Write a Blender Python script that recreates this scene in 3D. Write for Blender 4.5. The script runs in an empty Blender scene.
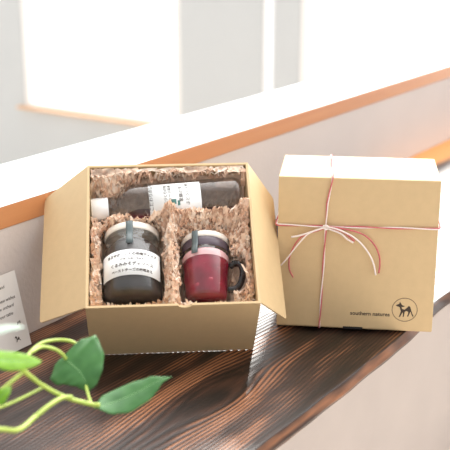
import bpy, bmesh, math, random
from mathutils import Vector, Matrix, noise
R = math.radians
PI = math.pi
C = bpy.context.scene.collection
S = bpy.context.scene

# ------------------------------------------------------------------ camera
F_PX, PITCH, CAM_H = 1021.5, 0.3005, 0.5231
cd = bpy.data.cameras.new('camera')
cam = bpy.data.objects.new('camera', cd); C.objects.link(cam)
cd.sensor_width = 36; cd.lens = 36 * F_PX / 450
cd.clip_start = 0.02
cam.location = (0, 0, CAM_H); cam.rotation_euler = (PI/2 - PITCH, 0, 0)
cd.dof.use_dof = True; cd.dof.focus_distance = 1.27; cd.dof.aperture_fstop = 6.5
S.camera = cam
# ------------------------------------------------------------------ daylight
SKY_BACK, SKY_FRONT = 6.0, 1.03
w = bpy.data.worlds.new('daylight'); S.world = w; w.use_nodes = True
nt = w.node_tree; nt.nodes.clear()
tc = nt.nodes.new('ShaderNodeTexCoord')
dt = nt.nodes.new('ShaderNodeVectorMath'); dt.operation = 'DOT_PRODUCT'
d = Vector((0.35, 0.75, 0.52)).normalized(); dt.inputs[1].default_value = d
mr = nt.nodes.new('ShaderNodeMapRange'); mr.interpolation_type = 'SMOOTHSTEP'
mr.inputs['From Min'].default_value = 0.25; mr.inputs['From Max'].default_value = 0.95
mr.inputs['To Min'].default_value = SKY_FRONT; mr.inputs['To Max'].default_value = SKY_BACK
bg = nt.nodes.new('ShaderNodeBackground'); bg.inputs['Color'].default_value = (1.0, 0.985, 0.97, 1)
wo = nt.nodes.new('ShaderNodeOutputWorld')
nt.links.new(tc.outputs['Generated'], dt.inputs[0]); nt.links.new(dt.outputs['Value'], mr.inputs['Value'])
nt.links.new(mr.outputs['Result'], bg.inputs['Strength']); nt.links.new(bg.outputs[0], wo.inputs[0])
sd = bpy.data.lights.new('sun', 'SUN'); sd.energy = 3.9; sd.angle = R(6); sd.color = (1, 0.97, 0.92)
sun = bpy.data.objects.new('sun', sd); C.objects.link(sun)
sun.rotation_euler = Vector((0.16, 0.72, 0.445)).to_track_quat('Z', 'Y').to_euler()
S.view_settings.view_transform = 'Standard'; S.view_settings.look = 'None'
S.view_settings.gamma = 1; S.view_settings.use_curve_mapping = False
S.view_settings.exposure = 0.0
S.cycles.use_denoising = True

# ------------------------------------------------------------------ frames of reference
PSI = 0.5946
D = Vector((math.sin(PSI), math.cos(PSI), 0))       # along the counter and the low wall
N = Vector((math.cos(PSI), -math.sin(PSI), 0))      # out of the low wall, towards the room
WN = -0.892                                         # the low wall's face
ROOM = Matrix(((N.x, D.x, 0, N.x*WN), (N.y, D.y, 0, N.y*WN), (0, 0, 1, 0), (0, 0, 0, 1)))  # (n, u, z) -> world
FLOOR_Z = -0.9

# ------------------------------------------------------------------ materials
def mat(name, col, rough=0.6, noise_scale=None, noise_amt=0.1, bump=0.0, bump_scale=None, spec=0.5, metal=0.0, coat=0.0, sheen=0.0, sss=0.0):
    m = bpy.data.materials.new(name); m.use_nodes = True
    t = m.node_tree; b = t.nodes['Principled BSDF']
    b.inputs['Base Color'].default_value = (*col, 1); b.inputs['Roughness'].default_value = rough
    b.inputs['Specular IOR Level'].default_value = spec; b.inputs['Metallic'].default_value = metal
    b.inputs['Coat Weight'].default_value = coat
    b.inputs['Sheen Weight'].default_value = sheen
    if noise_scale:
        c = t.nodes.new('ShaderNodeTexCoord'); n = t.nodes.new('ShaderNodeTexNoise')
        n.inputs['Scale'].default_value = noise_scale; n.inputs['Detail'].default_value = 5
        t.links.new(c.outputs['Object'], n.inputs['Vector'])
        r = t.nodes.new('ShaderNodeValToRGB')
        r.color_ramp.elements[0].position = 0.3; r.color_ramp.elements[1].position = 0.7
        r.color_ramp.elements[0].color = (*[x*(1-noise_amt) for x in col], 1)
        r.color_ramp.elements[1].color = (*[min(1, x*(1+noise_amt)) for x in col], 1)
        t.links.new(n.outputs['Fac'], r.inputs['Fac']); t.links.new(r.outputs['Color'], b.inputs['Base Color'])
        if bump:
            n2 = n
            if bump_scale:
                n2 = t.nodes.new('ShaderNodeTexNoise'); n2.inputs['Scale'].default_value = bump_scale
                t.links.new(c.outputs['Object'], n2.inputs['Vector'])
            bp = t.nodes.new('ShaderNodeBump'); bp.inputs['Strength'].default_value = bump
            bp.inputs['Distance'].default_value = 0.002
            t.links.new(n2.outputs['Fac'], bp.inputs['Height']); t.links.new(bp.outputs['Normal'], b.inputs['Normal'])
    return m

def glass_mat(name, tint, gloss=1.0, ior=1.5, rough=0.03):
    m = bpy.data.materials.new(name); m.use_nodes = True
    t = m.node_tree; t.nodes.clear()
    o = t.nodes.new('ShaderNodeOutputMaterial'); mx = t.nodes.new('ShaderNodeMixShader')
    tr = t.nodes.new('ShaderNodeBsdfTransparent'); tr.inputs[0].default_value = (*tint, 1)
    gl = t.nodes.new('ShaderNodeBsdfGlossy'); gl.inputs['Roughness'].default_value = rough
    gl.inputs['Color'].default_value = (gloss, gloss, gloss, 1)
    fr = t.nodes.new('ShaderNodeFresnel'); fr.inputs['IOR'].default_value = ior
    ge = t.nodes.new('ShaderNodeNewGeometry'); mu = t.nodes.new('ShaderNodeMath'); mu.operation = 'MULTIPLY'
    iv_ = t.nodes.new('ShaderNodeMath'); iv_.operation = 'SUBTRACT'; iv_.inputs[0].default_value = 1
    t.links.new(ge.outputs['Backfacing'], iv_.inputs[1]); t.links.new(fr.outputs[0], mu.inputs[0]); t.links.new(iv_.outputs[0], mu.inputs[1])
    t.links.new(mu.outputs[0], mx.inputs[0]); t.links.new(tr.outputs[0], mx.inputs[1]); t.links.new(gl.outputs[0], mx.inputs[2])
    t.links.new(mx.outputs[0], o.inputs[0])
    return m

def wood_trim_mat():
    m = bpy.data.materials.new('orange_wood'); m.use_nodes = True
    t = m.node_tree; b = t.nodes['Principled BSDF']; b.inputs['Roughness'].default_value = 0.45
    c = t.nodes.new('ShaderNodeTexCoord'); mp = t.nodes.new('ShaderNodeMapping'); mp.inputs['Scale'].default_value = (40, 2.5, 60)
    n = t.nodes.new('ShaderNodeTexNoise'); n.inputs['Scale'].default_value = 1; n.inputs['Detail'].default_value = 4
    r = t.nodes.new('ShaderNodeValToRGB')
    r.color_ramp.elements[0].color = (0.52, 0.20, 0.075, 1); r.color_ramp.elements[1].color = (0.68, 0.31, 0.13, 1)
    t.links.new(c.outputs['Object'], mp.inputs[0]); t.links.new(mp.outputs[0], n.inputs['Vector'])
    t.links.new(n.outputs['Fac'], r.inputs['Fac']); t.links.new(r.outputs['Color'], b.inputs['Base Color'])
    return m

def counter_mat():
    m = bpy.data.materials.new('dark_brushed_wood'); m.use_nodes = True
    t = m.node_tree; b = t.nodes['Principled BSDF']
    a = t.nodes.new('ShaderNodeAttribute'); a.attribute_name = 'grain'
    r = t.nodes.new('ShaderNodeValToRGB'); e = r.color_ramp.elements
    e[0].position = 0.15; e[0].color = (0.009, 0.006, 0.005, 1)
    e[1].position = 0.95; e[1].color = (0.33, 0.135, 0.06, 1)
    k = e.new(0.5); k.color = (0.050, 0.022, 0.014, 1)
    c = t.nodes.new('ShaderNodeTexCoord'); mp = t.nodes.new('ShaderNodeMapping'); mp.inputs['Scale'].default_value = (260, 14, 60)
    n = t.nodes.new('ShaderNodeTexNoise'); n.inputs['Scale'].default_value = 1; n.inputs['Detail'].default_value = 6
    ad = t.nodes.new('ShaderNodeMath'); ad.operation = 'MULTIPLY_ADD'; ad.inputs[1].default_value = 0.5; ad.inputs[2].default_value = -0.25
    sm = t.nodes.new('ShaderNodeMath'); sm.operation = 'ADD'
    t.links.new(c.outputs['Object'], mp.inputs[0]); t.links.new(mp.outputs[0], n.inputs['Vector'])
    t.links.new(n.outputs['Fac'], ad.inputs[0]); t.links.new(ad.outputs[0], sm.inputs[0]); t.links.new(a.outputs['Fac'], sm.inputs[1])
    a2 = t.nodes.new('ShaderNodeAttribute'); a2.attribute_name = 'sunlit_tint'
    mc = t.nodes.new('ShaderNodeMix'); mc.data_type = 'RGBA'; mc.inputs['B'].default_value = (0.72, 0.30, 0.075, 1)  # sunlit patch painted orange into the wood along the back edge, far end
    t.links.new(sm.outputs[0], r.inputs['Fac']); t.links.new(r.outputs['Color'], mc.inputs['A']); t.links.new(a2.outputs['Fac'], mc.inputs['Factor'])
    t.links.new(mc.outputs['Result'], b.inputs['Base Color'])
    bp = t.nodes.new('ShaderNodeBump'); bp.inputs['Strength'].default_value = 0.5; bp.inputs['Distance'].default_value = 0.0006
    t.links.new(n.outputs['Fac'], bp.inputs['Height']); t.links.new(bp.outputs['Normal'], b.inputs['Normal'])
    b.inputs['Roughness'].default_value = 0.40; b.inputs['Specular IOR Level'].default_value = 0.42
    return m

def leaf_mat(name, c0, c1, trans=0.25):
    m = bpy.data.materials.new(name); m.use_nodes = True
    t = m.node_tree; b = t.nodes['Principled BSDF']; o = t.nodes['Material Output']
    c = t.nodes.new('ShaderNodeTexCoord'); n = t.nodes.new('ShaderNodeTexNoise'); n.inputs['Scale'].default_value = 45; n.inputs['Detail'].default_value = 4
    r = t.nodes.new('ShaderNodeValToRGB'); r.color_ramp.elements[0].color = (*c0, 1); r.color_ramp.elements[1].color = (*c1, 1)
    r.color_ramp.elements[0].position = 0.35; r.color_ramp.elements[1].position = 0.68
    t.links.new(c.outputs['Object'], n.inputs['Vector']); t.links.new(n.outputs['Fac'], r.inputs['Fac'])
    t.links.new(r.outputs['Color'], b.inputs['Base Color']); b.inputs['Roughness'].default_value = 0.42
    tl = t.nodes.new('ShaderNodeBsdfTranslucent'); t.links.new(r.outputs['Color'], tl.inputs['Color'])
    mx = t.nodes.new('ShaderNodeMixShader'); mx.inputs[0].default_value = trans
    t.links.new(b.outputs[0], mx.inputs[1]); t.links.new(tl.outputs[0], mx.inputs[2]); t.links.new(mx.outputs[0], o.inputs[0])
    return m

M = dict(
    wall=mat('grey_plaster', (0.65, 0.575, 0.535), 0.85, 6, 0.03, 0.15, 160),
    far=mat('white_plaster', (0.62, 0.655, 0.675), 0.85, 5, 0.015),
    cap=mat('white_laminate', (0.92, 0.92, 0.91), 0.5, 8, 0.01),
    white=mat('white_paint', (0.93, 0.93, 0.92), 0.5, 8, 0.01),
    sill=mat('pale_wood', (0.80, 0.52, 0.32), 0.5, 20, 0.08),
    floor=mat('beige_floor', (0.83, 0.735, 0.63), 0.8, 3, 0.02),
    trim=wood_trim_mat(), wood=counter_mat(),
    kraft=mat('kraft_board', (0.625, 0.455, 0.25), 0.6, 90, 0.025, 0.08, 500, spec=0.45),
    ink=mat('dark_brown_ink', (0.05, 0.032, 0.022), 0.7, 200, 0.1),
    ink2=mat('brown_ring_ink', (0.17, 0.11, 0.065), 0.7, 200, 0.1),
    slot=mat('dark_slot', (0.02, 0.018, 0.017), 0.9, 60, 0.1),
    shred=mat('crinkle_paper', (0.92, 0.70, 0.54), 0.75, 170, 0.12),
    shred2=mat('pale_crinkle_paper', (0.95, 0.80, 0.67), 0.75, 170, 0.06), shred3=mat('brown_crinkle_paper', (0.74, 0.50, 0.36), 0.75, 170, 0.14),
    glass=glass_mat('clear_glass', (0.93, 0.94, 0.94)),
    dglass=glass_mat('smoky_glass', (0.80, 0.81, 0.82)),
    hglass=glass_mat('dark_glass', (0.30, 0.30, 0.33)),
    pane=glass_mat('window_glass', (0.99, 0.99, 0.99)),
    dark=mat('dark_preserve', (0.035, 0.03, 0.03), 0.35, 70, 0.5),
    wine=mat('dark_red_syrup', (0.20, 0.028, 0.045), 0.3, 40, 0.3),
    berry=mat('red_syrup', (0.22, 0.012, 0.032), 0.25, 45, 0.4),
    fruit=mat('red_fruit', (0.30, 0.018, 0.040), 0.25, 60, 0.4),
    foam=mat('pink_foam', (0.80, 0.46, 0.47), 0.5, 90, 0.15),
    label=mat('white_label_paper', (0.90, 0.92, 0.92), 0.6, 60, 0.01),
    tape=mat('grey_seal_tape', (0.105, 0.135, 0.14), 0.4, 80, 0.1),
    lid=mat('cream_lid', (0.86, 0.80, 0.72), 0.35, 60, 0.03),
    cap_white=mat('white_cap', (0.88, 0.88, 0.88), 0.35, 60, 0.01),
    green_ink=mat('green_ink', (0.10, 0.25, 0.23), 0.7, 90, 0.1),
    tred=mat('red_cotton', (0.60, 0.15, 0.16), 0.8, 400, 0.15),
    twhite=mat('white_cotton', (0.90, 0.80, 0.76), 0.8, 400, 0.05),
    card=mat('cream_card', (0.74, 0.70, 0.66), 0.7, 60, 0.02),
    leaf=leaf_mat('green_leaf', (0.045, 0.165, 0.04), (0.085, 0.25, 0.07)),
    leafy=leaf_mat('lime_leaf', (0.22, 0.47, 0.03), (0.34, 0.60, 0.06), 0.45),
    leaf_glare=leaf_mat('pale_glare_leaf', (0.60, 0.72, 0.62), (0.72, 0.82, 0.74), 0.3),
    vein=mat('leaf_vein', (0.20, 0.40, 0.16), 0.5, 60, 0.1),
    stem=mat('lime_stem', (0.42, 0.55, 0.10), 0.45, 60, 0.12),
    pot=mat('terracotta', (0.50, 0.22, 0.12), 0.8, 30, 0.1),
    soil=mat('soil', (0.05, 0.035, 0.025), 0.95, 60, 0.3, 0.5),
)

# ------------------------------------------------------------------ helpers
def obj(name, bm, mats, parent=None, mtx=None, smooth=False):
    me = bpy.data.meshes.new(name)
    bmesh.ops.recalc_face_normals(bm, faces=bm.faces[:])
    bm.to_mesh(me); bm.free()
    for m_ in (mats if isinstance(mats, (list, tuple)) else [mats]): me.materials.append(m_)
    if smooth:
        for p in me.polygons: p.use_smooth = True
    o = bpy.data.objects.new(name, me); C.objects.link(o)
    if parent: o.parent = parent
    if mtx is not None: o.matrix_basis = mtx
    return o
def tag(o, label, cat, group=None, kind=None):
    o['label'] = label; o['category'] = cat
    if group: o['group'] = group
    if kind: o['kind'] = kind
    return o
def thing(name, label, cat, mtx, group=None):
    o = bpy.data.objects.new(name, None); C.objects.link(o); o.empty_display_size = 0.02
    o.matrix_basis = mtx
    return tag(o, label, cat, group)
def box(bm, x0, x1, y0, y1, z0, z1, bev=0.0, seg=2):
    v = [bm.verts.new((x, y, z)) for x in (x0, x1) for y in (y0, y1) for z in (z0, z1)]
    fs = [bm.faces.new([v[i] for i in q]) for q in ((0,1,3,2), (4,6,7,5), (0,4,5,1), (2,3,7,6), (0,2,6,4), (1,5,7,3))]
    if bev:
        es = list({e for f in fs for e in f.edges})
        bmesh.ops.bevel(bm, geom=es, offset=bev, segments=seg, affect='EDGES', profile=0.5)
def lathe(bm, prof, seg=48, a0=0, a1=2*PI, mi=0):
    full = abs(a1 - a0 - 2*PI) < 1e-6
    n = seg if full else seg + 1
    rings = []
    for r, z in prof:
        if r < 1e-7: rings.append([bm.verts.new((0, 0, z))])
        else: rings.append([bm.verts.new((r*math.cos(a0+(a1-a0)*k/seg), r*math.sin(a0+(a1-a0)*k/seg), z)) for k in range(n)])
    for A, B in zip(rings, rings[1:]):
        for k in range(seg):
            k2 = (k+1) % n
            if len(A) == 1 and len(B) == 1: continue
            if len(A) == 1: f = bm.faces.new((A[0], B[k], B[k2]))
            elif len(B) == 1: f = bm.faces.new((A[k], B[0], A[k2]))
            else: f = bm.faces.new((A[k], B[k], B[k2], A[k2]))
            f.material_index = mi; f.smooth = True
def frames(pts):
    pts = [Vector(p) for p in pts]; out = []
    up = None
    for i, p in enumerate(pts):
        t = (pts[min(i+1, len(pts)-1)] - pts[max(i-1, 0)]).normalized()
        if up is None:
            up = Vector((0, 0, 1)) if abs(t.z) < 0.9 else Vector((1, 0, 0))
        u = (up - t*up.dot(t)).normalized(); up = u
        out.append((p, u, t.cross(u)))
    return out
def tube(bm, pts, r, seg=8, mi=0, cap=True):
    fr = frames(pts); rings = []
    for i, (p, u, v) in enumerate(fr):
        rr = r[i] if isinstance(r, (list, tuple)) else r
        rings.append([bm.verts.new(p + (u*math.cos(2*PI*k/seg) + v*math.sin(2*PI*k/seg))*rr) for k in range(seg)])
    for A, B in zip(rings, rings[1:]):
        for k in range(seg):
            f = bm.faces.new((A[k], A[(k+1) % seg], B[(k+1) % seg], B[k])); f.material_index = mi; f.smooth = True
    if cap:
        for q in (rings[0][::-1], rings[-1]):
            f = bm.faces.new(q); f.material_index = mi
def spline(pts, n=8):
    P = [Vector(p) for p in pts]; P = [P[0]*2-P[1]] + P + [P[-1]*2-P[-2]]; out = []
    for i in range(1, len(P)-2):
        for k in range(n):
            t = k/n; a, b, c, e = P[i-1], P[i], P[i+1], P[i+2]
            out.append(0.5*((2*b) + (c-a)*t + (2*a-5*b+4*c-e)*t*t + (3*b-a-3*c+e)*t**3))
    out.append(P[-2]); return out
def resample(pts, step):
    out = [pts[0].copy()]; acc = 0
    for a, b in zip(pts, pts[1:]):
        L = (b-a).length
        if L < 1e-9: continue
        t = step - acc
        while t < L: out.append(a + (b-a)*(t/L)); t += step
        acc = (acc + L) % step if acc + L >= step else acc + L
    out.append(pts[-1].copy()); return out
def prism(bm, pts, y0, y1, mi=0):
    """polygon in x,z pushed along y"""
    A = [bm.verts.new((x, y0, z)) for x, z in pts]; B = [bm.verts.new((x, y1, z)) for x, z in pts]
    n = len(pts)
    bm.faces.new(A).material_index = mi; bm.faces.new(B[::-1]).material_index = mi
    for k in range(n): bm.faces.new((A[k], B[k], B[(k+1) % n], A[(k+1) % n])).material_index = mi
def text_bm(s, size, depth=0.0, align='CENTER', shear=0.0, spacing=1.0, bold=0.0):
    cu = bpy.data.curves.new('lettering', 'FONT'); cu.body = s; cu.size = size; cu.align_x = align; cu.align_y = 'CENTER'
    cu.extrude = depth; cu.shear = shear; cu.space_character = spacing; cu.resolution_u = 3; cu.offset = bold
    o = bpy.data.objects.new('lettering', cu); C.objects.link(o)
    bpy.context.view_layer.update()
    dg = bpy.context.evaluated_depsgraph_get()
    me = bpy.data.meshes.new_from_object(o.evaluated_get(dg))
    bm = bmesh.new(); bm.from_mesh(me)
    bpy.data.objects.remove(o); bpy.data.curves.remove(cu); bpy.data.meshes.remove(me)
    for f in bm.faces: f.material_index = 0
    return bm
def T(x, y, z): return Matrix.Translation((x, y, z))
def RX(a): return Matrix.Rotation(a, 4, 'X')
def RY(a): return Matrix.Rotation(a, 4, 'Y')
def RZ(a): return Matrix.Rotation(a, 4, 'Z')
def struct(name, bm, m, mtx=ROOM, parent=None):
    o = obj(name, bm, m, parent, mtx if parent is None else None)
    if parent is None: o['kind'] = 'structure'
    return o

# ------------------------------------------------------------------ the room  (n, u, z)
CAP_Z, TRIM_Z, CAP_D = 0.178, 0.149, 0.156
bm = bmesh.new(); box(bm, -CAP_D+0.006, 0, -1.2, 3.2, FLOOR_Z, TRIM_Z); struct('wall_left', bm, M['wall'])
bm = bmesh.new(); box(bm, -0.018, 0.001, -1.2, 3.2, TRIM_Z, CAP_Z-0.0012, 0.001); struct('trim_1', bm, M['trim'])
bm = bmesh.new(); box(bm, -CAP_D, -0.018, -1.2, 3.2, TRIM_Z, CAP_Z-0.0012)
box(bm, -CAP_D, 0.001, -1.2, 3.2, CAP_Z-0.0012, CAP_Z, 0.0004, 1); struct('trim_2', bm, M['cap'])
bm = bmesh.new(); box(bm, -4.0, 4.0, -1.2, 3.5, FLOOR_Z-0.05, FLOOR_Z); struct('floor', bm, M['floor'])
# far wall, square to the low wall, with three windows
U0, U1 = 3.2, 3.32
o_ = -WN                                            # n in room frame = world n + o_
holes = [(-3.226+o_, -2.371+o_, -0.312, 0.30), (-1.998+o_, -1.950+o_, -0.45, 0.30), (-1.841+o_, 1.2, -0.45, 1.9)]
bm = bmesh.new(); TOPZ = 2.0
xs = [-4.0]
for a, b, z0, z1 in holes:
    box(bm, xs[-1], a, U0, U1, FLOOR_Z, TOPZ)
    box(bm, a, b, U0, U1, FLOOR_Z, z0); box(bm, a, b, U0, U1, z1, TOPZ); xs.append(b)
box(bm, xs[-1], 4.0, U0, U1, FLOOR_Z, TOPZ)
struct('wall_back', bm, M['far'])
for i, (a, b, z0, z1) in enumerate(holes):
    fw = 0.03 if b-a > 0.2 else 0.006
    r = bpy.data.objects.new('window_%d' % (i+1), None); C.objects.link(r); r.matrix_basis = ROOM @ T((a+b)/2, U0+0.031, z0); r['kind'] = 'structure'
    hw, hh, dp = (b-a)/2, z1-z0, 0.03
    bm = bmesh.new()
    box(bm, -hw, -hw+fw, -dp, dp, 0, hh, 0.003, 1); box(bm, hw-fw, hw, -dp, dp, 0, hh, 0.003, 1)
    box(bm, -hw+fw, hw-fw, -dp, dp, hh-fw, hh, 0.003, 1); box(bm, -hw+fw, hw-fw, -dp, dp, 0, fw*0.7, 0.003, 1)
    obj('window_frame', bm, M['white'], r)
    bm = bmesh.new(); box(bm, -hw+fw, hw-fw, -0.003, 0.003, fw*0.7, hh-fw); obj('pane', bm, M['pane'], r)
    if i == 0:
        bm = bmesh.new(); box(bm, -hw-0.03, hw+0.03, -0.060, -0.031, -0.006, 0.004, 0.002, 1); obj('window_sill', bm, M['sill'], r)

# ------------------------------------------------------------------ dark wooden counter with brushed grain
KU, KN = 0.862, 0.300                               # the knot
def fbm(x, y): return noise.noise((x, y, 3.1)) + 0.5*noise.noise((x*2.1, y*2.1, 7.7))
def grain(u, n):
    du, dn = (u-KU)*0.42, n-KN
    r2 = du*du + dn*dn
    psi = dn*(1 - 0.0016/(r2+0.0013)) + 0.013*fbm(u*2.0, n*4.5) + 0.0030*fbm(u*7, n*20)
    s = psi/0.0050
    a = 0.5 + 0.5*math.sin(2*PI*s + 2.0*noise.noise((s*0.27, u*1.6, 1)))
    a = a**1.05
    wd = 0.56 + 0.70*noise.noise((s*0.24, u*3.2, 9.2)) + 0.30*noise.noise((u*24, n*90, 4.4))
    pt = 0.5 + 0.9*noise.noise((u*5.5, n*14, 2.2))
    g = max(0.0, min(1.0, (0.15+0.85*a)*wd*(0.55+0.7*pt) + 0.10*pt + 0.06))
    kn = math.exp(-((du+0.004)**2+(dn)**2)/0.00030)
    return g*(1-0.85*kn)
us = []
u = 0.25
while u < 3.19:
    us.append(u); u += 0.006 if 0.62 < u < 1.75 else 0.03
us.append(3.19)
def edge_n(u): return 0.4005 + 0.002*noise.noise((u*6, 0.3, 0)) + 0.0012*noise.noise((u*19, 0.9, 0)) - 0.010*math.exp(-((u-1.28)/0.09)**2)
bm = bmesh.new(); lay = bm.verts.layers.float.new('grain'); sunlit = bm.verts.layers.float.new('sunlit_tint')  # second layer masks the painted sunlight by the wall
def sst(x): x = max(0, min(1, x)); return x*x*(3-2*x)
NN = 300; TH = 0.017; rows = []
for u in us:
    row = []; en = edge_n(u)
    for k in range(NN+1):
        n = 0.001 + (en-0.001)*k/NN
        g = grain(u, n); v = bm.verts.new((n, u, (g-1)*0.0011 - 0.0002 - (0.0006*max(0, (k-NN+3)/3)**2))); v[lay] = g; v[sunlit] = sst((u-1.72)/0.2)*(1-sst((n-0.055-0.02*noise.noise((u*5, 4, 4)))/0.03))
        row.append(v)
    for k, (dz, dn) in enumerate(((0.15, 0.0006), (0.45, 0.0025), (0.75, 0.0045), (1.0, 0.0035))):
        q = 0.5+0.5*math.sin(u*9+dz*16+5*fbm(u*4, dz*4)); g = 0.40+0.50*q*(0.7+0.5*noise.noise((u*30, dz*8, 2)))
        v = bm.verts.new((en + dn + 0.0004*noise.noise((u*40, dz*6, 1)), u, -TH*dz)); v[lay] = g; row.append(v)
    v = bm.verts.new((0.001, u, -TH)); v[lay] = 0.3; row.append(v)
    rows.append(row)
for A, B in zip(rows, rows[1:]):
    for k in range(len(A)):
        f = bm.faces.new((A[k], A[(k+1) % len(A)], B[(k+1) % len(A)], B[k])); f.smooth = k < NN
bm.faces.new(rows[0]); bm.faces.new(rows[-1][::-1])
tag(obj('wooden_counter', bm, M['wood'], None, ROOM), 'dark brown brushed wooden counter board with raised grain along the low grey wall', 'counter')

# ------------------------------------------------------------------ open gift box, tipped back against the low wall
L, W, H = 0.2, 0.202, 0.1175
TW = 0.0028
BOX = T(-0.0645, 1.1592, -0.0005) @ RZ(0.0818) @ RX(0.6843)
gb = thing('gift_box', 'open kraft cardboard gift box holding a bottle and two jars in paper shreds', 'box', BOX)
bm = bmesh.new()
box(bm, -L/2, L/2, 0, W, 0, TW)
# front panel with a small thumb notch in its rim
nt_ = [(-L/2, TW), (L/2, TW), (L/2, H)] + [(0.013 + 0.008*math.cos(a), H - 0.005*math.sin(a)) for a in [PI*k/10 for k in range(11)]] + [(-L/2, H)]
prism(bm, nt_, 0, TW)
box(bm, -L/2, L/2, W-TW, W, TW, H)
box(bm, -L/2, -L/2+TW, TW, W-TW, TW, H); box(bm, L/2-TW, L/2, TW, W-TW, TW, H)
obj('body', bm, M['kraft'], gb)
def flap(side, ang, length, ch_far, ch_near):
    hx = side*L/2; ca, sa = math.cos(ang), math.sin(ang)
    out = [(0.0, W-0.001)]
    rr = 0.005
    y1, y0 = W-ch_far, ch_near
    for k in range(6): a = PI/2*k/5; out.append((length-rr+rr*math.sin(a), y1-rr+rr*math.cos(a)))
    for k in range(6): a = PI/2*k/5; out.append((length-rr+rr*math.cos(a), y0+rr-rr*math.sin(a)))
    out.append((0.0, 0.001))
    bm = bmesh.new(); th = 0.0018
    up = []; dn = []
    for s, y in out:
        px, pz = hx + side*s*ca, H - s*sa
        up.append(bm.verts.new((px, y, pz))); dn.append(bm.verts.new((px - side*sa*th, y, pz - ca*th)))
    bm.faces.new(up); bm.faces.new(dn[::-1]); n = len(out)
    for k in range(n): bm.faces.new((up[k], dn[k], dn[(k+1) % n], up[(k+1) % n]))
    return obj('flap', bm, M['kraft'], gb)
flap(-1, R(44), 0.0795, 0.010, 0.012)
flap(1, R(60), 0.075, 0.010, 0.012)

# ---- bottle lying across the back of the box
BX, BY, BZ, BYAW = -0.0965, 0.1550, 0.0870, 0.070
BOT = BOX @ T(BX, BY, BZ) @ RZ(BYAW) @ RY(PI/2)          # local z runs from cap to base
bt = thing('bottle', 'glass bottle with white cap lying across the back of the open box', 'bottle', BOT)
bm = bmesh.new()
lathe(bm, [(0.0, 0.0), (0.0135, 0.0), (0.0148, 0.0012), (0.0148, 0.0205), (0.0140, 0.0215), (0, 0.0215)], 40)
obj('cap', bm, M['cap_white'], bt)
prof = [(0.0115, 0.0205), (0.0140, 0.023), (0.0150, 0.028), (0.0180, 0.034), (0.0240, 0.041), (0.0272, 0.050), (0.0280, 0.058), (0.0280, 0.180), (0.0255, 0.1865), (0.021, 0.188), (0.0, 0.1865)]
bm = bmesh.new(); lathe(bm, prof, 48); obj('glass_body', bm, M['dglass'], bt)
bm = bmesh.new()
inn = [(0.0, 0.044), (0.012, 0.044)] + [(r-0.0022, z) for r, z in prof[6:8]] + [(0.0232, 0.1835), (0.0, 0.1835)]
lathe(bm, inn, 40)
inv = BOT.to_3x3().inverted()
upl = (inv @ Vector((0, 0, 1))).normalized()
bmesh.ops.bisect_plane(bm, geom=bm.verts[:]+bm.edges[:]+bm.faces[:], plane_co=upl*-0.012 + Vector((0, 0, 0.1)), plane_no=upl, clear_outer=True)
ee = [e for e in bm.edges if e.is_boundary]
bmesh.ops.contextual_create(bm, geom=ee)
obj('dark_liquid', bm, M['wine'], bt)
def patch(r, z0, z1, a0, a1, seg=24, th=0.0003):
    bm = bmesh.new(); lathe(bm, [(r, z0), (r+th, z0), (r+th, z1), (r, z1), (r, z0)], seg, a0, a1); return bm
def wrap(bm, r, ac, zc, flip, lift=0.0001):
    """flat lettering (x right, y up) onto a drum of radius r about z, around angle ac"""
    for v in bm.verts:
        a = ac + flip*v.co.x/r
        z = zc + v.co.y; rr = r + lift + v.co.z
        v.co = Vector((rr*math.cos(a), rr*math.sin(a), z))
    return bm
# label on the bottle; local +x is down (-z of the box), so it faces -x
rB = 0.0281; zL0, zL1 = 0.0715, 0.1355
lb = obj('label', patch(rB, zL0, zL1, PI-R(28), PI+R(62)), M['label'], bt)
lines = [(0.074, 'こだわりのしそ', 0.0062), (0.0765, '', 0), (0.092, '手づくりの味', 0.0052), (0.097, 'ジュース原液', 0.0052), (0.111, '紫蘇の雫', 0.006), (0.119, 'ぶどうしそ酢', 0.0056)]
for z, s, sz in lines:
    if s:
        t_ = text_bm(s, sz*0.92, 0.0001)
        # reading direction runs towards the back of the box, lines stack from cap to base
        for v in t_.verts: v.co = Vector((v.co.x, -v.co.y, v.co.z))
        t_ = wrap(t_, rB+0.0003, PI+R(8), z, -1)
        obj('lettering', t_, M['ink'], lb)
bm = bmesh.new()
for (y0, y1, z0, z1) in ((-0.017, -0.011, 0.0985, 0.1045), (-0.019, -0.013, 0.106, 0.109)):
    bm2 = patch(rB+0.0003, z0, z1, PI+y0/rB*-1, PI+y1/rB*-1, 6, 0.0002)
    me_ = bpy.data.meshes.new('t'); bm2.to_mesh(me_); bm2.free(); bm.from_mesh(me_); bpy.data.meshes.remove(me_)
obj('green_mark', bm, M['green_ink'], lb)

# ---- dark jar
J1 = BOX @ T(-0.0468, 0.0245, 0.0770) @ RX(-PI/2)
j1 = thing('preserve_jar', 'round glass jar of dark preserve with a wide white lettered label', 'jar', J1)
rJ = 0.0368
gp = [(0.0, 0.0), (0.030, 0.0), (0.0345, 0.003), (rJ, 0.008), (rJ, 0.070), (0.0350, 0.0755), (0.0325, 0.0795), (0.0325, 0.089)]
bm = bmesh.new(); lathe(bm, gp, 56); obj('glass_body', bm, M['glass'], j1)
bm = bmesh.new(); lathe(bm, [(0.0, 0.004), (0.030, 0.004), (rJ-0.002, 0.009), (rJ-0.002, 0.067), (0.0310, 0.074), (0.029, 0.077), (0.0, 0.077)], 48); obj('contents', bm, M['dark'], j1)
bm = bmesh.new()
for zz in (0.0815, 0.0855): lathe(bm, [(0.0325, zz-0.001), (0.0334, zz), (0.0325, zz+0.001)], 48)
obj('screw_thread', bm, M['glass'], j1)
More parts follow.
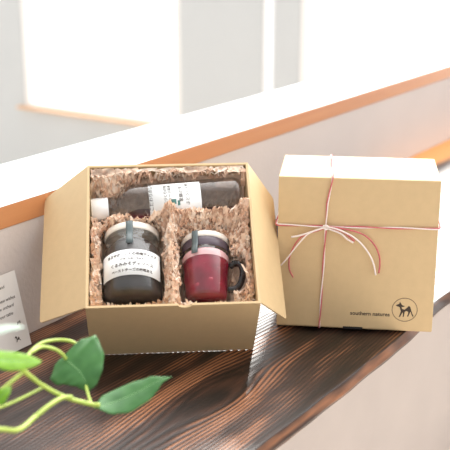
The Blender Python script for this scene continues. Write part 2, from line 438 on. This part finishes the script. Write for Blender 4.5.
bm = bmesh.new(); lathe(bm, [(0.0326, 0.0885), (0.0336, 0.089), (0.0340, 0.091), (0.0340, 0.0958), (0.0332, 0.0975), (0.0305, 0.098), (0.0, 0.0972)], 56)
obj('lid', bm, M['lid'], j1)
lab = obj('label', patch(rJ+0.0001, 0.0205, 0.0555, -PI/2-R(66), -PI/2+R(62), 40), M['label'], j1)
for s, z, sz in (('まろやか、こくの味噌ディップ', 0.0490, 0.0044), ('てづくりのごちそう', 0.0425, 0.0031), ('くるみみそディソース', 0.0355, 0.0052), ('ペーストチーズの味噌あえ', 0.0270, 0.0041)):
    obj('lettering', wrap(text_bm(s, sz*1.05, 0.0001, bold=0.00012), rJ+0.0004, -PI/2, z, 1), M['ink'], lab)
def seal(parent, rl, zl_top, pts, ac, hw):
    bm = bmesh.new(); th = 0.0004; A = []
    for r, z in pts:
        A.append([bm.verts.new((r*math.cos(ac+s*hw/max(r, hw*1.2)), r*math.sin(ac+s*hw/max(r, hw*1.2)), z)) for s in (-1, -0.33, 0.33, 1)])
    for P, Q in zip(A, A[1:]):
        for k in range(3): bm.faces.new((P[k], P[k+1], Q[k+1], Q[k])).smooth = True
    o = obj('seal_strip', bm, M['tape'], parent)
    md = o.modifiers.new('thick', 'SOLIDIFY'); md.thickness = 0.0004; md.offset = 1
    return o
seal(j1, 0, 0, [(0.016, 0.0985), (0.0306, 0.0985), (0.0338, 0.0979), (0.0346, 0.0958), (0.0346, 0.090), (0.0337, 0.085), (0.0337, 0.0795), (0.0358, 0.0755), (0.0375, 0.070), (0.0375, 0.064)], -PI/2-R(4), 0.0042)

# ---- red mug jar
J2 = BOX @ T(0.0405, 0.0230, 0.0760) @ RZ(-0.03) @ RX(-PI/2)
j2 = thing('mug_jar', 'handled glass mug jar of red fruit in syrup with a cream lid', 'jar', J2)
gp = [(0.0, 0.0), (0.0225, 0.0), (0.0255, 0.0025), (0.0268, 0.006), (0.0308, 0.054), (0.0312, 0.0605), (0.0303, 0.0650), (0.0280, 0.068), (0.0280, 0.080)]
bm = bmesh.new(); lathe(bm, gp, 56); obj('glass_body', bm, M['glass'], j2)
bm = bmesh.new(); lathe(bm, [(0.0, 0.005), (0.0215, 0.005), (0.0245, 0.008), (0.0285, 0.0535)], 40); obj('syrup', bm, M['berry'], j2)
bm = bmesh.new(); lathe(bm, [(0.0285, 0.0535), (0.0290, 0.0605), (0.027, 0.0640), (0.0, 0.0645)], 40); obj('foam', bm, M['foam'], j2)
random.seed(5)
for k, (a, z) in enumerate(((-98, 0.042), (-60, 0.038), (-128, 0.036), (-80, 0.022), (-50, 0.018), (-118, 0.016), (-30, 0.03))):
    bm = bmesh.new(); rr = 0.0085
    bmesh.ops.create_uvsphere(bm, u_segments=16, v_segments=10, radius=rr)
    rad = 0.0245 + (z-0.005)*0.082 - rr + 0.0002
    for v in bm.verts: v.co = Vector((v.co.x*1.0, v.co.y, v.co.z*(0.85+0.25*random.random()/2))) + Vector((rad*math.cos(R(a)), rad*math.sin(R(a)), z))
    obj('fruit', bm, M['fruit'], j2, smooth=True)
bm = bmesh.new(); lathe(bm, [(0.0282, 0.0675), (0.0292, 0.0685), (0.0289, 0.0720), (0.0293, 0.0740), (0.0290, 0.0780), (0.0282, 0.0795)], 48); obj('neck_ring', bm, mat('violet_grey_band', (0.10, 0.075, 0.095), 0.35, 60, 0.2), j2)
bm = bmesh.new(); lathe(bm, [(0.0282, 0.0796), (0.0294, 0.0800), (0.0298, 0.082), (0.0298, 0.0858), (0.0290, 0.0873), (0.027, 0.088), (0.0, 0.0872)], 56); obj('lid', bm, M['lid'], j2)
seal(j2, 0, 0, [(0.012, 0.0885), (0.027, 0.0885), (0.0296, 0.0879), (0.0304, 0.0858), (0.0304, 0.080), (0.0299, 0.074), (0.0301, 0.068), (0.0311, 0.0655), (0.0319, 0.0605), (0.0317, 0.055)], -PI/2-R(27), 0.0040)
bm = bmesh.new()
tube(bm, spline([(0.0290, -0.006, 0.049), (0.036, -0.010, 0.0515), (0.0425, -0.012, 0.046), (0.0435, -0.012, 0.034), (0.040, -0.010, 0.022), (0.033, -0.008, 0.0165), (0.0265, -0.006, 0.0165)], 6), 0.0040, 12)
obj('handle', bm, M['hglass'], j2)

# ---- crinkled shreds
def hgt(x, y):
    z = 0.081 + 0.006*noise.noise((x*60, y*60, 1.0)) + 0.006*noise.noise((x*150, y*150, 5.0))
    z += (0.021+0.06*max(0, x))*math.exp(-((y-(0.1335+0.05*x))/0.008)**2)*(1 if x > -0.068 else max(-0.4, 1+(x+0.068)/0.012))
    z += 0.037*math.exp(-((y-0.197)/0.010)**2)
    if y < 0.15: z += 0.020*math.exp(-((x-0.0005)/0.007)**2)
    z += 0.016*math.exp(-((x+0.094)/0.008)**2)*(1 if y < 0.135 else 0.3) + 0.016*math.exp(-((x-0.093)/0.011)**2)*(1 if y < 0.15 else 0.7)
    z += 0.024*math.exp(-((x+0.085)/0.018)**2 - ((y-0.190)/0.014)**2)
    z -= 0.010*math.exp(-((y-0.006)/0.014)**2)
    return min(z, H+0.003)
def inside(p):
    x, y, z = p
    e = 0.0014
    if 0.0245-e < y < 0.0245+0.098+e and math.hypot(x+0.0468, z-0.0770) < 0.0368+e: return True
    if 0.0230-e < y < 0.0230+0.088+e and math.hypot(x-0.0405, z-0.0760) < 0.0315+e: return True
    if 0.034 < y < 0.082 and 0.066 < x < 0.0895 and 0.078 < z < 0.100: return True
    s = (x-BX)*math.cos(BYAW) + (y-BY)*math.sin(BYAW); t = -(x-BX)*math.sin(BYAW) + (y-BY)*math.cos(BYAW)
    rb = 0.0152 if s < 0.030 else 0.0282 if s > 0.050 else 0.0152+(s-0.030)/0.020*0.0130
    return -e < s < 0.190 and math.hypot(t, z-BZ) < rb+e*0.6
random.seed(11)
bm = bmesh.new()
G = 60; gv = []
for i in range(G+1):
    for j in range(G+1):
        x = -L/2+TW+0.0005 + (L-2*TW-0.001)*i/G; y = TW+0.0005 + (W-2*TW-0.001)*j/G
        z = hgt(x, y) - 0.020
        while z > 0.02 and inside((x, y, z)): z -= 0.004
        gv.append(bm.verts.new((x, y, z)))
for i in range(G):
    for j in range(G): bm.faces.new((gv[i*(G+1)+j], gv[(i+1)*(G+1)+j], gv[(i+1)*(G+1)+j+1], gv[i*(G+1)+j+1]))
made = 0; tries = 0
X0, X1, Y0, Y1 = -L/2+TW+0.001, L/2-TW-0.001, TW+0.001, W-TW-0.001
while made < 2000 and tries < 30000:
    tries += 1
    x, y = random.uniform(X0, X1), random.uniform(Y0, Y1)
    a = random.uniform(0, 2*PI); curl = random.uniform(-60, 60); nseg = random.randint(5, 9); wd = random.uniform(0.0014, 0.0030)
    step = random.uniform(0.0024, 0.0040); lift = random.uniform(-0.010, 0.007); amp = random.uniform(0.0016, 0.0040); arch = random.uniform(-0.002, 0.005)
    tw = random.uniform(-1.2, 1.2); rowv = []; ok = True
    for k in range(nseg+1):
        if not (X0 < x < X1 and Y0 < y < Y1): ok = k > 4; break
        z = hgt(x, y) + lift + amp*(1 if k % 2 else -1) + arch*math.sin(PI*k/nseg)
        if inside((x, y, z)): ok = k > 4; break
        p = Vector((x, y, z)); sx = Vector((-math.sin(a), math.cos(a), 0))*math.cos(tw) + Vector((0, 0, 1))*math.sin(tw)
        q0, q1 = p - sx*wd, p + sx*wd
        for q in (q0, q1):
            if q.y > Y1-0.014: q.z = min(q.z, H-0.002)
            q.x = min(max(q.x, X0-0.0008), X1+0.0008); q.y = min(max(q.y, Y0-0.0008), Y1+0.0008)
        rowv.append((q0, q1))
        x += step*math.cos(a); y += step*math.sin(a); a += curl*step; tw += 0.06
    if not ok or len(rowv) < 4: continue
    vs = [(bm.verts.new(p), bm.verts.new(q)) for p, q in rowv]
    mi_ = random.randrange(3)
    for A, B in zip(vs, vs[1:]): bm.faces.new((A[0], A[1], B[1], B[0])).material_index = mi_
    made += 1
sh = obj('paper_shreds', bm, [M['shred'], M['shred2'], M['shred3']], None, BOX)
tag(sh, 'crinkled tan paper shreds packed around the jars in the open box', 'paper shreds', kind='stuff')

# ------------------------------------------------------------------ closed gift box, standing on its edge
CB = T(0.1663, 1.2242, 0.0024) @ RZ(-0.1216)
cb = thing('gift_box', 'closed kraft cardboard gift box standing upright on edge, tied with twine', 'box', CB)
CL, CT, CH = 0.2, 0.1175, 0.2015
bm = bmesh.new(); box(bm, -CL/2, CL/2, 0.0014, CT, 0, CH, 0.0016, 3); obj('body', bm, M['kraft'], cb)
bm = bmesh.new(); box(bm, -CL/2+0.0002, CL/2-0.0002, 0.0, 0.0013, 0.0022, CH-0.0004, 0.0005, 2); obj('lid_panel', bm, M['kraft'], cb)
bm = bmesh.new(); box(bm, -0.0135, 0.0115, -0.0004, 0.004, 0.0004, 0.0036, 0.0003, 1); obj('tuck_slot', bm, M['slot'], cb)
# printed emblem: a fawn in a ring
ex, ez, sc_ = 0.0640, 0.0302, 0.0000898            # metres per drawing unit
def em(x, y): return (ex + (x-230)*sc_, ez - (y-205)*sc_)
eb = bpy.data.objects.new('printed_emblem', None); C.objects.link(eb); eb.parent = cb
bm = bmesh.new(); n = 56
for k in range(n):
    a, b = 2*PI*k/n, 2*PI*(k+1)/n
    prism(bm, [(ex+0.0163*math.cos(a), ez+0.0163*math.sin(a)), (ex+0.0163*math.cos(b), ez+0.0163*math.sin(b)), (ex+0.0154*math.cos(b), ez+0.0154*math.sin(b)), (ex+0.0154*math.cos(a), ez+0.0154*math.sin(a))], -0.0002, 0.0002)
obj('ring', bm, M['ink2'], eb)
bm = bmesh.new()
for poly in ([(103, 143), (125, 128), (148, 120), (160, 88), (182, 118), (190, 135), (232, 150), (205, 163), (182, 166), (165, 172), (150, 164), (125, 158)],
             [(158, 168), (184, 166), (196, 195), (232, 205), (236, 240), (205, 250), (180, 235), (168, 200)],
             [(228, 205), (256, 178), (288, 142), (312, 165), (322, 205), (318, 232), (292, 246), (262, 222), (236, 232)],
             [(178, 232), (204, 245), (184, 285), (170, 318), (152, 318), (166, 280)],
             [(206, 246), (232, 238), (228, 285), (224, 312), (206, 312), (212, 280)],
             [(282, 238), (312, 232), (298, 272), (286, 306), (266, 304), (282, 268)],
             [(312, 205), (324, 212), (342, 262), (362, 300), (344, 304), (326, 264)]):
    prism(bm, [em(*p) for p in poly], -0.0002, 0.0002)
obj('fawn_print', bm, M['ink'], eb)
t_ = text_bm('southern natures', 0.0073, 0.0002, 'CENTER', spacing=1.0, bold=0.00014)
xs_ = [v.co.x for v in t_.verts]; k_ = 0.0505/(max(xs_)-min(xs_)); mx_ = (max(xs_)+min(xs_))/2
for v in t_.verts: v.co = Vector((0.0203 + (v.co.x-mx_)*k_, -0.0001 + v.co.z*0.5, 0.0224 + v.co.y))
obj('printed_lettering', t_, M['ink'], cb)

# ---- baker's twine
tw = thing('bakers_twine', 'red and white twine tied round the closed box in a loose bow', 'twine', CB)
def twist(bm, pts, r=0.00082, pitch=0.10, ph=0.0):
    pts = resample([Vector(p) for p in pts], 0.0025); fr = frames(pts); s = 0; A = []; B = []; last = pts[0]
    for p, u, v in fr:
        s += (p-last).length; last = p; a = 2*PI*s/pitch + ph
        o = (u*math.cos(a) + v*math.sin(a))*r*0.95
        A.append(p+o); B.append(p-o)
    tube(bm, A, r, 7, 0); tube(bm, B, r, 7, 1)
e = 0.0021; hx, zc = CL/2+e, 0.1385
def rect(pts, rad=0.003):
    return spline(pts, 5)
bm = bmesh.new()
y0, y1 = -e, CT+e
kx = -0.0395
twist(bm, [(kx, y0, zc), (-hx+0.003, y0, zc+0.0002), (-hx, y0+0.003, zc), (-hx, y1-0.003, zc-0.002), (-hx+0.003, y1, zc-0.002), (hx-0.003, y1, zc+0.001), (hx, y1-0.003, zc+0.001), (hx, y0+0.003, zc+0.002), (hx-0.003, y0, zc+0.002), (kx, y0, zc)])
obj('wrap', bm, [M['tred'], M['twhite']], tw)
bm = bmesh.new(); zt = CH+e; zb = -0.0001
xt, xb = -0.0330, -0.0440
e2 = 0.0012
twist(bm, [(kx, y0-0.001, zc), (-0.0385, y0, zc+0.03), (xt, y0, zt-0.004), (xt, y0+0.004, zt), (xt-0.004, y1-0.004, zt), (xt-0.004, y1, zt-0.004), (xb, y1, 0.004), (xb, y1-0.004, zb-0.0004)], ph=1.2)
twist(bm, [(xb, y0+0.004, zb-0.0004), (xb, y0, 0.004), (kx-0.0015, y0, zc-0.05), (kx, y0-0.001, zc)], ph=2.2)
obj('wrap', bm, [M['tred'], M['twhite']], tw)
bm = bmesh.new()
tube(bm, spline([(kx-0.003, -0.004, zc-0.0022), (kx-0.0025, -0.0065, zc+0.002), (kx+0.002, -0.0065, zc+0.0022), (kx+0.003, -0.0045, zc-0.001), (kx, -0.0065, zc-0.0025), (kx-0.003, -0.005, zc)], 5), 0.0012, 8)
obj('knot', bm, M['twhite'], tw)
tails = [
    ('twhite', [(kx, -0.005, zc), (-0.0500, -0.006, 0.1350), (-0.0593, -0.006, 0.1312), (-0.072, -0.006, 0.1265), (-0.0825, -0.0055, 0.1240)], 0.0012),
    ('tred', [(kx, -0.005, zc-0.001), (-0.052, -0.004, 0.1322), (-0.0593, -0.004, 0.1297), (-0.0665, -0.004, 0.1262), (-0.0717, -0.004, 0.1225), (-0.079, -0.004, 0.1110), (-0.0843, -0.0035, 0.0960), (-0.0842, -0.003, 0.0800), (-0.0790, -0.003, 0.0690)], 0.0009),
    ('twhite', [(kx, -0.006, zc), (-0.054, -0.0075, 0.1335), (-0.0645, -0.0075, 0.1265), (-0.0765, -0.007, 0.1110), (-0.0865, -0.006, 0.0965), (-0.0955, -0.005, 0.0850)], 0.0009),
    ('twhite', [(kx, -0.0055, zc-0.001), (-0.030, -0.0065, 0.1350), (-0.020, -0.007, 0.1310), (-0.0120, -0.006, 0.1240), (-0.0045, -0.005, 0.1195)], 0.0012),
    ('tred', [(kx, -0.0045, zc), (-0.029, -0.0050, 0.1368), (-0.017, -0.005, 0.1325), (-0.0090, -0.004, 0.1262), (-0.0030, -0.004, 0.1210)], 0.0011),
    ('twhite', [(kx, -0.006, zc+0.001), (-0.024, -0.0085, 0.1372), (-0.0063, -0.0085, 0.1290), (0.0055, -0.007, 0.1190), (0.0155, -0.006, 0.1060), (0.0220, -0.005, 0.0920), (0.0252, -0.0045, 0.0775)], 0.0011),
    ('tred', [(kx, -0.005, zc+0.001), (-0.022, -0.0055, 0.1382), (0.0000, -0.006, 0.1338), (0.0130, -0.005, 0.1270), (0.0235, -0.0045, 0.1150), (0.0288, -0.004, 0.1020), (0.0298, -0.004, 0.0900), (0.0290, -0.004, 0.0800)], 0.0010),
]
for mname, pts, r in tails:
    bm = bmesh.new(); tube(bm, spline(pts, 6), r, 8); obj('tail', bm, M[mname], tw)

# ------------------------------------------------------------------ lettered card leaning on the low wall
th_ = math.atan2(0.022, 0.094)
CARD = ROOM @ T(0.0285, 0.843, 0.0003) @ RY(-th_)          # local: y along the wall, z up the card
cw, ch = 0.115, 0.0965
cdn = thing('message_card', 'cream lettered card leaning on the low grey wall at far left', 'card', CARD)
bm = bmesh.new(); box(bm, -0.0006, 0.0, -cw, 0.0, 0, ch); obj('sheet', bm, M['card'], cdn)
for s, y, z, sz in (('thank you and', -0.034, 0.082, 0.0058), ('with our best wishes', -0.021, 0.0655, 0.0058), ('from the orchard', -0.026, 0.0565, 0.0058), ('to your table', -0.030, 0.047, 0.0058), ('gift', -0.0215, 0.033, 0.005)):
    t_ = text_bm(s, sz, 0.0001, 'RIGHT', 0.15)
    for v in t_.verts: v.co = Vector((0.0002+v.co.z*0.5, y+0.012+v.co.x, z+v.co.y))
    obj('lettering', t_, M['ink'], cdn)
bm = bmesh.new()
for poly in ([(103, 143), (160, 88), (232, 150), (180, 166)], [(158, 168), (184, 166), (232, 205), (288, 142), (322, 205), (292, 246), (205, 250)], [(178, 232), (204, 245), (170, 318), (152, 318)], [(282, 238), (312, 232), (362, 300), (344, 304)]):
    A = [((x-230)*0.000034-0.020, -(y-205)*0.000034+0.014) for x, y in poly]
    a = [bm.verts.new((0.0001, x, z)) for x, z in A]; b = [bm.verts.new((0.0004, x, z)) for x, z in A]; n = len(A)
    bm.faces.new(a); bm.faces.new(b[::-1])
    for k in range(n): bm.faces.new((a[k], b[k], b[(k+1) % n], a[(k+1) % n]))
obj('printed_fawn', bm, M['ink'], cdn)

# ------------------------------------------------------------------ trailing plant at the near end of the counter
CR = Vector((1, 0, 0)); CF = Vector((0, math.cos(PITCH), -math.sin(PITCH))); CU_ = Vector((0, math.sin(PITCH), math.cos(PITCH)))
def at(x, y, dist):                                         # a spot 'dist' metres in front of the camera's lens plane
    return Vector((0, 0, CAM_H)) + (CF + CR*((x-225)/F_PX) + CU_*((225-y)/F_PX))*dist
pot_at = Vector((-0.245, 0.80, 0.0))
pl = thing('trailing_plant', 'trailing green plant with lime stems and pointed leaves at the counter front', 'plant', T(*pot_at))
iv = T(*pot_at).inverted()
def stem(pts, r):
    bm = bmesh.new(); P = spline([iv @ p for p in pts], 8); tube(bm, P, r, 8); return obj('stem', bm, M['stem'], pl, smooth=True)
def leaf(mid, prof_l, prof_r, normal, m, cup=0.12, fold=0.15, vein=True):
    """mid: points along the midrib, base to tip; profile: half widths each side along it"""
    P = spline([iv @ p for p in mid], 10); n = len(P); bm = bmesh.new()
    def prof(pr, t):
        s = t*(len(pr)-1); i = min(int(s), len(pr)-2); f = s-i; f = f*f*(3-2*f)*0.5 + f*0.5
        return pr[i]*(1-f) + pr[i+1]*f
    K = 7; rows = []; nv = Vector(normal).normalized()
    for i, p in enumerate(P):
        t = i/(n-1); tg = (P[min(i+1, n-1)] - P[max(i-1, 0)]).normalized(); sd_ = tg.cross(nv).normalized(); up = sd_.cross(tg).normalized()
        row = []
        for k in range(-K, K+1):
            s = k/K; wv = prof(prof_r if s > 0 else prof_l, t)
            ripple = 0.03*math.sin(t*26 + abs(s)*2)*abs(s)*wv
            row.append(bm.verts.new(p + sd_*(s*wv) + up*(fold*abs(s)*wv - cup*s*s*wv*1.6 + ripple)))
        rows.append(row)
    for A, B in zip(rows, rows[1:]):
        for k in range(2*K): bm.faces.new((A[k], A[k+1], B[k+1], B[k])).smooth = True
    o = obj('leaf', bm, m, pl)
    md = o.modifiers.new('thick', 'SOLIDIFY'); md.thickness = 0.0006; md.offset = 0
    if vein:
        bm = bmesh.new(); tube(bm, [p + nv*0.0002 for p in P], [0.0006*(1-0.8*i/(n-1)) for i in range(n)], 6)
        obj('midrib', bm, M['vein'], o)
    return o
toward = -CF
upn = (toward*0.75 + Vector((0, 0, 0.5)) + Vector((-0.1, 0, 0))).normalized()
d1 = 0.98
px = d1/F_PX
# lobed leaf in the middle
leaf([at(63, 357, d1+0.012), at(70, 363, d1+0.005), at(79, 371, d1), at(85, 381, d1-0.004), at(88, 393, d1-0.004)][::1],
     [26*px, 38*px, 37*px, 31*px, 22*px, 12*px, 0], [12*px, 25*px, 25*px, 20*px, 16*px, 9*px, 0], upn, M['leaf'])
# long leaf lying to the right
d2 = 0.97; px = d2/F_PX
leaf([at(94, 408, d2-0.02), at(115, 402, d2-0.008), at(140, 391, d2), at(158, 381, d2+0.004), at(172, 377, d2+0.006)],
     [0, 12*px, 14*px, 13*px, 9*px, 3*px, 0], [0, 13*px, 17*px, 15*px, 10*px, 3*px, 0], (toward*0.6 + Vector((0, 0, 0.8))).normalized(), M['leaf'])
# lime leaf close to the lens, at the left
d3 = 0.86; px = d3/F_PX
leaf([at(-16, 357, d3-0.03), at(0, 360, d3-0.015), at(18, 361, d3), at(32, 361, d3+0.01), at(42, 361, d3+0.02)],
     [0, 9*px, 11*px, 10*px, 8*px, 5*px, 0], [0, 9*px, 11*px, 10*px, 8*px, 5*px, 0], (toward*0.8 + Vector((0, 0, 0.5))).normalized(), M['leafy'])
# leaf above it, seen edge on, its glare painted as a pale colour
d4 = 0.80; px = d4/F_PX
leaf([at(-22, 333, d4), at(-6, 331, d4), at(10, 328, d4), at(26, 327, d4)],
     [0, 5*px, 6*px, 4*px, 0], [0, 5*px, 6*px, 4*px, 0], (toward*0.4 + Vector((0, 0, 0.9))).normalized(), M['leaf_glare'], vein=False)
# small leaf at the lower left
d5 = 0.88; px = d5/F_PX
leaf([at(-12, 408, d5-0.01), at(-4, 400, d5), at(4, 393, d5), at(12, 386, d5+0.005)],
     [0, 7*px, 8*px, 5*px, 0], [0, 7*px, 9*px, 5*px, 0], upn, M['leafy'])
stem([at(18, 364, 0.90), at(24, 371, 0.91), at(42, 385, 0.93), at(65, 397, 0.945), at(90, 404, 0.95), at(100, 405, 0.95)], 0.0021)
stem([at(24, 371, 0.91), at(10, 383, 0.90), at(-6, 396, 0.89), at(-20, 406, 0.87)], 0.0017)
stem([at(22, 368, 0.92), at(30, 353, 0.95), at(42, 343, 0.98), at(57, 340, 1.0), at(70, 341, 1.0), at(80, 346, 1.0)], 0.0017)
stem([at(30, 353, 0.95), at(42, 347, 0.97), at(54, 349, 0.98), at(62, 354, 0.985), at(66, 359, 0.988)], 0.0017)
stem([at(2, 407, 0.90), at(20, 399, 0.915), at(42, 388, 0.935)], 0.0013)
stem([at(36, 416, 0.91), at(50, 405, 0.925), at(62, 398, 0.94), at(72, 397, 0.945)], 0.0022)
stem([at(86, 386, 0.975), at(88, 394, 0.965), at(91, 404, 0.95)], 0.0014)
base = pot_at + Vector((0, 0, 0.075))
stem([at(-20, 406, 0.87), at(-32, 415, 0.85), base + Vector((0.01, 0, 0.01)), base + Vector((0, 0, -0.02))], 0.0018)
stem([at(36, 416, 0.91), at(18, 430, 0.88), at(-10, 432, 0.85), base + Vector((0.02, -0.01, -0.02))], 0.0022)
stem([at(2, 407, 0.90), at(-16, 414, 0.88), base + Vector((0.012, 0.01, -0.02))], 0.0014)
stem([at(-14, 357, 0.832), at(-30, 372, 0.83), base + Vector((-0.005, 0, -0.02))], 0.0016)
stem([at(-20, 333, 0.80), at(-36, 362, 0.81), base + Vector((-0.01, -0.01, -0.02))], 0.0016)
stem([at(-12, 408, 0.872), at(-22, 416, 0.86), base + Vector((0.006, 0.012, -0.02))], 0.0014)
bm = bmesh.new(); lathe(bm, [(0, 0), (0.026, 0), (0.035, 0.055), (0.038, 0.056), (0.038, 0.068), (0.034, 0.068), (0.033, 0.058), (0, 0.058)], 40); obj('pot', bm, M['pot'], pl)
bm = bmesh.new(); lathe(bm, [(0, 0.0615), (0.0325, 0.0600), (0.0325, 0.0585), (0, 0.0585)], 32); obj('soil', bm, M['soil'], pl)
